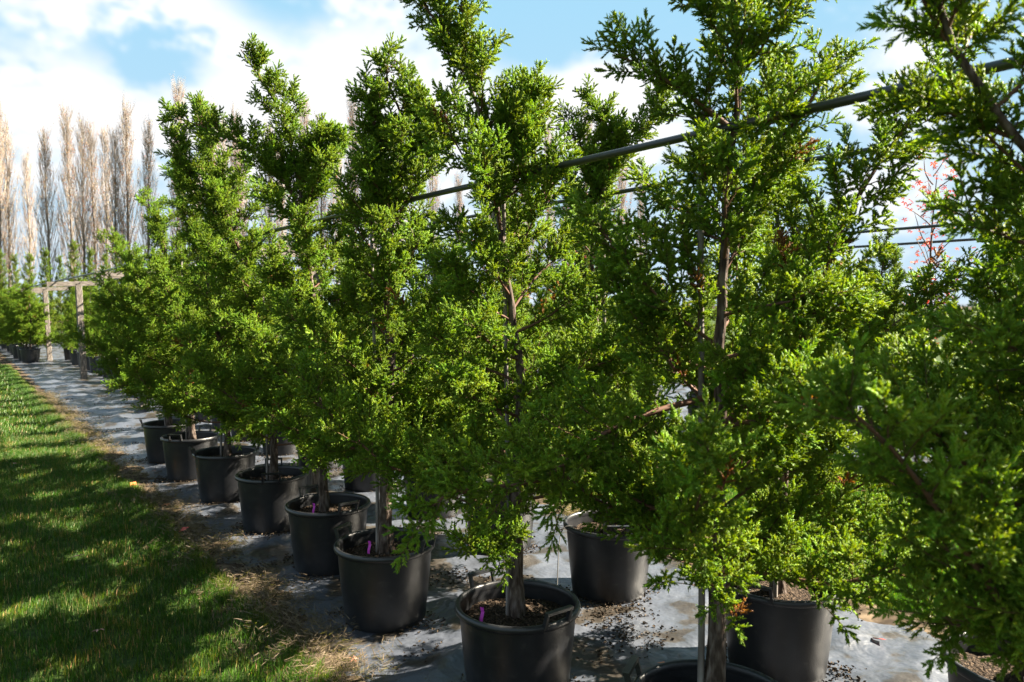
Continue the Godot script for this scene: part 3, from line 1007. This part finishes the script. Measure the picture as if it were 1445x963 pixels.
	# stakes
	for k in row1.size():
		var q: Vector3 = row1[k] + Vector3(-0.03, 0.3, -0.028)
		var trunk: Array = front[k].trunk
		stake(q, row1[k] + Vector3(-0.035, [2.2, 2.2, 2.3, 2.2, 1.15, 2.2, 2.2, 2.2, 2.1][k], -0.03), 0.0095 if k != 1 else 0.011, "slim %s stake beside the trunk of the %s front row tree" % ["tan" if k == 4 else "grey", ORD[k]], M.new_stake if k == 4 else M.stake)
	for k in 6:
		stake(row2[k] + Vector3(-0.05, 0.3, 0.02), row2[k] + Vector3(-0.06, 2.28, 0.02), 0.011, "slim grey stake of the %s back row tree from the right" % ORD[k], M.stake)

	# maples and columnar conifers behind
	maple(Vector3(8.6, -0.02, -9.6), 3.2, 41, 900, [Color(0.2, 0.035, 0.03), Color(0.28, 0.06, 0.045), Color(0.14, 0.03, 0.03)], "dark red leaved maple seen through the gap below the pipes")
	maple(Vector3(9.0, -0.02, -4.0), 3.2, 42, 260, [Color(0.3, 0.09, 0.03), Color(0.36, 0.17, 0.04), Color(0.18, 0.05, 0.03)], "orange red thin leaved maple beyond the grass path at right")
	var fars := []
	for k in 14:
		var depth := 30.0 + (k % 3) * 4.0
		var lat := depth * lerpf(-0.70, -0.44, k / 13.0)
		fars.append(Vector3(lat * cos(deg_to_rad(YAW)) + depth * sin(deg_to_rad(YAW)), -0.02, lat * sin(deg_to_rad(YAW)) - depth * cos(deg_to_rad(YAW))))
	rng.seed = 77
	var column: Node3D
	for k in fars.size():
		var t: Node3D
		if k == 0:
			t = thing("conifer_tree", "", "tree", fars[k])
			grow(t, {"seed": 401, "trunk": [Vector3(0, 0.03, 0), Vector3(0.02, 1.2, 0), Vector3(-0.02, 2.4, 0.02), Vector3(0, 3.5, 0)], "r": 0.6, "low": 0.3, "sparse": 1.4, "look": {"size": 1.9, "gap": 0.075, "twig_gap": 0.08, "rise": 0.8, "tint": Color(0.95, 0.85, 1.0)}})
			column = t
		else:
			t = column.duplicate()
			t.name = numbered("conifer_tree")
			add_child(t)
			t.position = fars[k]
		t.rotation.y = k * 1.9
		t.scale = Vector3(1.0, rng.randf_range(0.95, 1.25), 1.0)
		tag(t, "%s upright conifer from the left in the far hedge below the poplars" % ORD[k], "tree", "upright conifers below the poplars")

	# poplars
	var pv := []
	for k in 5:
		pv.append(make_poplar(500 + k))
	var lm := leaf_mesh(0.13)
	var pop0 := []
	var ya := deg_to_rad(YAW)
	rng.seed = 88
	var spots := [-30, 2, 16, 44, 74, 104, 122, 152, 164, 182, 212, 250, 262, 300, 334, 345, 382, 430, 452, 476, 500, 530, 610, 690, 725, 745, 772, 800, 850, 875, 136, 280, 318, 400, 560, 650, 710, 825, 905]
	for k in spots.size():
		var depth := (84.0 if k < 30 else 93.0) + rng.randf_range(-3, 3)
		var lat: float = (spots[k] - 722.5) / 1060.0 * depth
		var where := Vector3(lat * cos(ya) + depth * sin(ya), -0.03, lat * sin(ya) - depth * cos(ya))
		var t: Node3D
		if k < 5:
			t = thing("poplar_tree", "", "tree", where)
			put("trunk", pv[k].trunk, M.pale_bark, t)
			var crown := put("crown", pv[k].crown, M.pale_bark, t)
			scatter("leaves", lm, M.red_leaf, pv[k].x, pv[k].c, crown)
			pop0.append(t)
		else:
			t = pop0[(k * 3) % 5].duplicate()
			t.name = numbered("poplar_tree")
			add_child(t)
			t.position = where
		t.rotation.y = rng.randf() * TAU
		var s := rng.randf_range(0.95, 1.12) * (0.8 if k % 4 == 3 else 1.0) * (0.9 if spots[k] > 590 else 1.0)
		t.scale = Vector3(s * 0.8, s, s * 0.8)
		tag(t, ("%s tall bare poplar in the front line of the far windbreak" % ORD[k]) if k < 30 else ("%s slim bare poplar in the rear line of the far windbreak" % ORD[k - 30]), "tree", "bare poplars of the windbreak")
	print("poplars ", Time.get_ticks_msec())

	ground_cover()
	print("done ", Time.get_ticks_msec())


func ground_cover() -> void:
	var f := FastNoiseLite.new()
	f.seed = 6; f.frequency = 0.9; f.fractal_octaves = 3
	# lawn grass
	var tuft := grass_tuft(1, 46, 0.06, 0.05, 0.0016)
	var long := grass_tuft(2, 34, 0.04, 0.085, 0.0016)
	var coarse := grass_tuft(3, 60, 0.16, 0.06, 0.0045)
	rng.seed = 900
	var xs := []
	var cs := []
	var xl := []
	var cl := []
	var xc := []
	var cc := []
	for strip in [[-6.0, 1.19, 2.0, -11.0], [3.98, 7.4, 1.0, -7.0]]:
		var x: float = strip[0]
		while x < strip[1]:
			var z: float = strip[2]
			while z > strip[3]:
				z -= 0.068
				if not in_view(x, z, 0.4):
					continue
				var p := Vector3(x + rng.randf_range(-0.05, 0.05), -0.012, z + rng.randf_range(-0.05, 0.05))
				var nz := f.get_noise_2d(p.x, p.z)
				var g := 1.0 + nz * 0.35
				var dry := maxf(0.0, f.get_noise_2d(p.x * 2.7 + 40.0, p.z * 2.7) - 0.02) * 2.4
				xs.append(Transform3D(Basis(Vector3.UP, rng.randf() * TAU).scaled(Vector3(1, rng.randf_range(0.7, 1.15), 1)), p))
				cs.append(Color(g * (1.0 + dry), g * (1.0 + dry * 0.35), g * (1.0 + dry * 0.5)))
			x += 0.068
	for side in [[1.17, -1.0, 1.0, -24.0], [4.02, 1.0, 0.5, -8.0]]:
		var z: float = side[2]
		while z > side[3]:
			z -= 0.006
			if not in_view(side[0], z):
				continue
			var off := absf(rng.randfn(0.0, 0.09))
			var p := Vector3(side[0] + side[1] * (off - 0.09 - 0.07 * f.get_noise_2d(z * 2.0, 3.0)), -0.012, z)
			xl.append(Transform3D(Basis(Vector3.UP, rng.randf() * TAU).scaled(Vector3.ONE * rng.randf_range(0.6, 1.15)), p))
			cl.append(Color(2.9, 1.45, 1.6) if off < 0.05 and rng.randf() < 0.6 else Color(1.1, 1.05, 1.0))
	for strip in [[-60.0, 1.17, -11.0, -75.0], [4.0, 7.4, -7.0, -24.0]]:
		var z: float = strip[2]
		while z > strip[3]:
			var st := clampf(-z * 0.014, 0.14, 0.5)
			z -= st
			var x: float = strip[1]
			while x > strip[0]:
				x -= st
				if not in_view(x, z, 0.45):
					continue
				var g := 1.0 + f.get_noise_2d(x, z) * 0.35
				xc.append(Transform3D(Basis(Vector3.UP, rng.randf() * TAU).scaled(Vector3(st / 0.15, 1.0, st / 0.15)), Vector3(x + rng.randf_range(-0.5, 0.5) * st, -0.012, z + rng.randf_range(-0.5, 0.5) * st)))
				cc.append(Color(g * 1.1, g, g))
	print("grass ", xs.size(), " ", xl.size(), " ", xc.size())
	tag(scatter("grass", tuft, M.grass, xs, cs, self), "short mown green grass covering the lawns", "grass")
	tag(scatter("edge_grass", long, M.grass, xl, cl, self), "longer yellowing grass fringing the lawn edges", "grass")
	tag(scatter("far_grass", coarse, M.grass, xc, cc, self), "mown grass of the lawn further away", "grass")

	# dry clippings along the lawn edges and crumbs of soil on the mat
	var straw := grass_tuft(4, 26, 0.05, 0.05, 0.0011, true)
	xs = []
	cs = []
	for side in [[1.30, -1.0, -16.0, 1.0], [3.86, 0.5, -6.0, -1.0]]:
		var z: float = side[1]
		while z > side[2]:
			z -= 0.003
			if not in_view(side[0], z):
				continue
			var dens := f.get_noise_2d(z * 1.6, 11.0)
			if rng.randf() > 0.6 + dens * 1.3:
				continue
			var x: float = side[0] + side[3] * rng.randfn(0.0, 0.1) + 0.03
			var bs := Basis(Vector3.UP, rng.randf() * TAU) * Basis(Vector3.RIGHT, rng.randf_range(1.1, 1.6))
			xs.append(Transform3D(bs.scaled(Vector3.ONE * rng.randf_range(0.6, 1.3)), Vector3(x, 0.016 + rng.randf() * 0.02, z)))
			var g := rng.randf_range(0.6, 1.25)
			cs.append(Color(0.18 * g, 0.135 * g, 0.092 * g))
	tag(scatter("dry_clippings", straw, M.grass, xs, cs, self), "pale dry grass clippings strewn along the mat edges", "clippings")
	var cb := MB.new()
	cb.cord(Vector3(-0.005, 0, 0), Vector3.RIGHT, 0.011, 0.0035, 0.3)
	var crumb := cb.mesh()
	xs = []
	cs = []
	var tries := 0
	while xs.size() < 26000 and tries < 200000:
		tries += 1
		var p := Vector3(rng.randf_range(1.2, 3.95), 0.008, 0)
		p.z = 0.2 - pow(rng.randf(), 1.3) * 16.0
		if not in_view(p.x, p.z):
			continue
		var near := 9.0
		for q in pot_spots:
			near = minf(near, Vector2(p.x, p.z).distance_to(q))
		if near < 0.2:
			continue
		var dens := f.get_noise_2d(p.x * 1.8, p.z * 1.8) * 1.5 - 0.12 + smoothstep(0.34, 0.22, near) * 0.7 + smoothstep(0.5, 0.0, absf(p.x - 2.4)) * 0.5 + smoothstep(0.3, 0.0, p.x - 1.2) * 0.3
		if rng.randf() > dens:
			continue
		p.y += rng.randf() * 0.014
		xs.append(Transform3D(Basis.from_euler(Vector3(rng.randf_range(-0.5, 0.5), rng.randf() * TAU, rng.randf_range(-0.5, 0.5))).scaled(Vector3.ONE * rng.randf_range(0.5, 1.9)), p))
		var g := rng.randf_range(0.5, 1.5)
		cs.append(Color(0.06 * g, 0.044 * g, 0.03 * g))
	tag(scatter("soil_crumbs", crumb, M.tinted, xs, cs, self), "dark crumbs of soil and bark scattered over the weed mat", "soil")
	for s in 3:
		xs = []
		cs = []
		for k in 260:
			var r := sqrt(rng.randf()) * 0.225
			var a := rng.randf() * TAU
			xs.append(Transform3D(Basis.from_euler(Vector3(rng.randf_range(-0.6, 0.6), rng.randf() * TAU, rng.randf_range(-0.6, 0.6))).scaled(Vector3.ONE * rng.randf_range(0.5, 1.6)), Vector3(cos(a) * r, 0.333 + 0.02 * exp(-r * r * 60.0), sin(a) * r)))
			var g := rng.randf_range(0.5, 1.8)
			cs.append(Color(0.06 * g, 0.044 * g, 0.032 * g))
		for o in get_children():
			if o.name.begins_with("plant_pot") and o.get_meta("group") == "black pots of the front row":
				var at := Vector2(o.position.x, o.position.z)
				if pot_spots.find(at) % 3 == s:
					scatter("bark_mulch", crumb, M.tinted, xs, cs, o)

	# fallen leaves
	var lf := leaf_mesh(0.07)
	var curl := leaf_mesh(0.06, 5)
	var spots := [[2.0, -2.62, "red"], [1.42, -3.06, "brown"], [1.30, -5.6, "red"], [1.36, -6.4, "orange"], [1.28, -7.3, "orange"], [3.75, -1.55, "brown"], [3.5, -1.75, "red"], [0.55, -4.1, "brown"], [0.62, -5.4, "brown"], [2.2, -4.75, "orange"], [2.35, -4.95, "brown"], [0.5, -9.0, "brown"], [2.5, -2.2, "orange"], [1.55, -7.8, "brown"]]
	var near_what := ["beside the front pot with the upright handle", "on the dry clippings left of the dusty based pot", "at the lawn edge by the sunlit pot", "at the lawn edge farther up the mat", "on the mat edge near the far front pots", "on the mat by the right hand grass path", "on the mat beside the back row pot at right", "lying on the near lawn in shade", "lying on the lawn a little farther off", "between the rows behind the second pot", "between the rows near the pale post foot", "far up the lawn", "between the rows behind the near pots", "at the end of the near front row"]
	var tone := {"red": Color(0.4, 0.05, 0.04), "brown": Color(0.22, 0.1, 0.06), "orange": Color(0.5, 0.16, 0.05)}
	for k in spots.size():
		var o := MeshInstance3D.new()
		o.name = numbered("fallen_leaf")
		o.mesh = curl if k % 2 else lf
		var m := StandardMaterial3D.new()
		m.albedo_color = (tone[spots[k][2]] as Color).linear_to_srgb()
		m.roughness = 0.6
		o.material_override = m
		add_child(o)
		o.position = Vector3(spots[k][0], 0.032, spots[k][1])
		o.rotation = Vector3(rng.randf_range(-0.3, 0.3), rng.randf() * TAU, rng.randf_range(-0.3, 0.3))
		o.scale = Vector3.ONE * rng.randf_range(0.9, 1.4)
		tag(o, "%s fallen leaf %s" % [spots[k][2], near_what[k]], "leaf", "fallen leaves")

	# plant tags and drip tubes
	var tags := [[Vector3(1.85, 0.33, -2.42), Vector3(-0.17, 0, -0.02), "in the pot with the upright handle"], [Vector3(1.78, 0.33, -3.46), Vector3(-0.08, 0, -0.03), "by the trunk in the dusty based pot"], [Vector3(1.88, 0.33, -1.45), Vector3(-0.13, 0, -0.12), "in the pot cut off by the bottom edge"], [Vector3(1.86, 0.33, -4.37), Vector3(-0.1, 0, 0.0), "in the pot behind the dusty based one"]]
	for q in tags:
		var b := MB.new()
		var pts := [Vector3(0, -0.01, 0), Vector3(0.004, 0.03, 0.0), Vector3(0.012, 0.055, 0.003), Vector3(0.009, 0.075, 0.0)]
		for k in 3:
			b.box((pts[k] + pts[k + 1]) * 0.5, Vector3(0.0006, 0, 0), (pts[k + 1] - pts[k]) * 0.5, Vector3(0, 0, 0.007))
		var o := put("plant_tag", b.mesh(), M.plant_tag, self)
		o.position = q[0] + q[1]
		o.rotation.y = 0.6
		tag(o, "magenta plastic plant tag stuck " + q[2], "tag", "magenta plant tags")
	var tubes := [[[Vector3(2.75, 0.42, -3.95), Vector3(2.62, 0.5, -3.75), Vector3(2.5, 0.25, -3.5), Vector3(2.4, 0.03, -3.2)], "thin black drip tube arching down from a back row pot"], [[Vector3(2.74, 0.4, -3.05), Vector3(2.5, 0.45, -2.9), Vector3(2.3, 0.22, -2.7), Vector3(2.2, 0.03, -2.6)], "thin black drip tube beside the front pot with upright handle"], [[Vector3(2.2, 0.03, -1.9), Vector3(2.3, 0.2, -1.8), Vector3(2.5, 0.42, -1.85), Vector3(2.7, 0.41, -1.9)], "thin black drip tube behind the bottom edge pot"]]
	for q in tubes:
		var line := smooth_line(q[0], 0.05)
		var b := MB.new()
		var rs := PackedFloat32Array()
		for k in line.size():
			rs.append(0.003)
		b.tube(line, rs, 6)
		tag(put("drip_tube", b.mesh(), M.tie, self), q[1], "tube", "drip tubes")
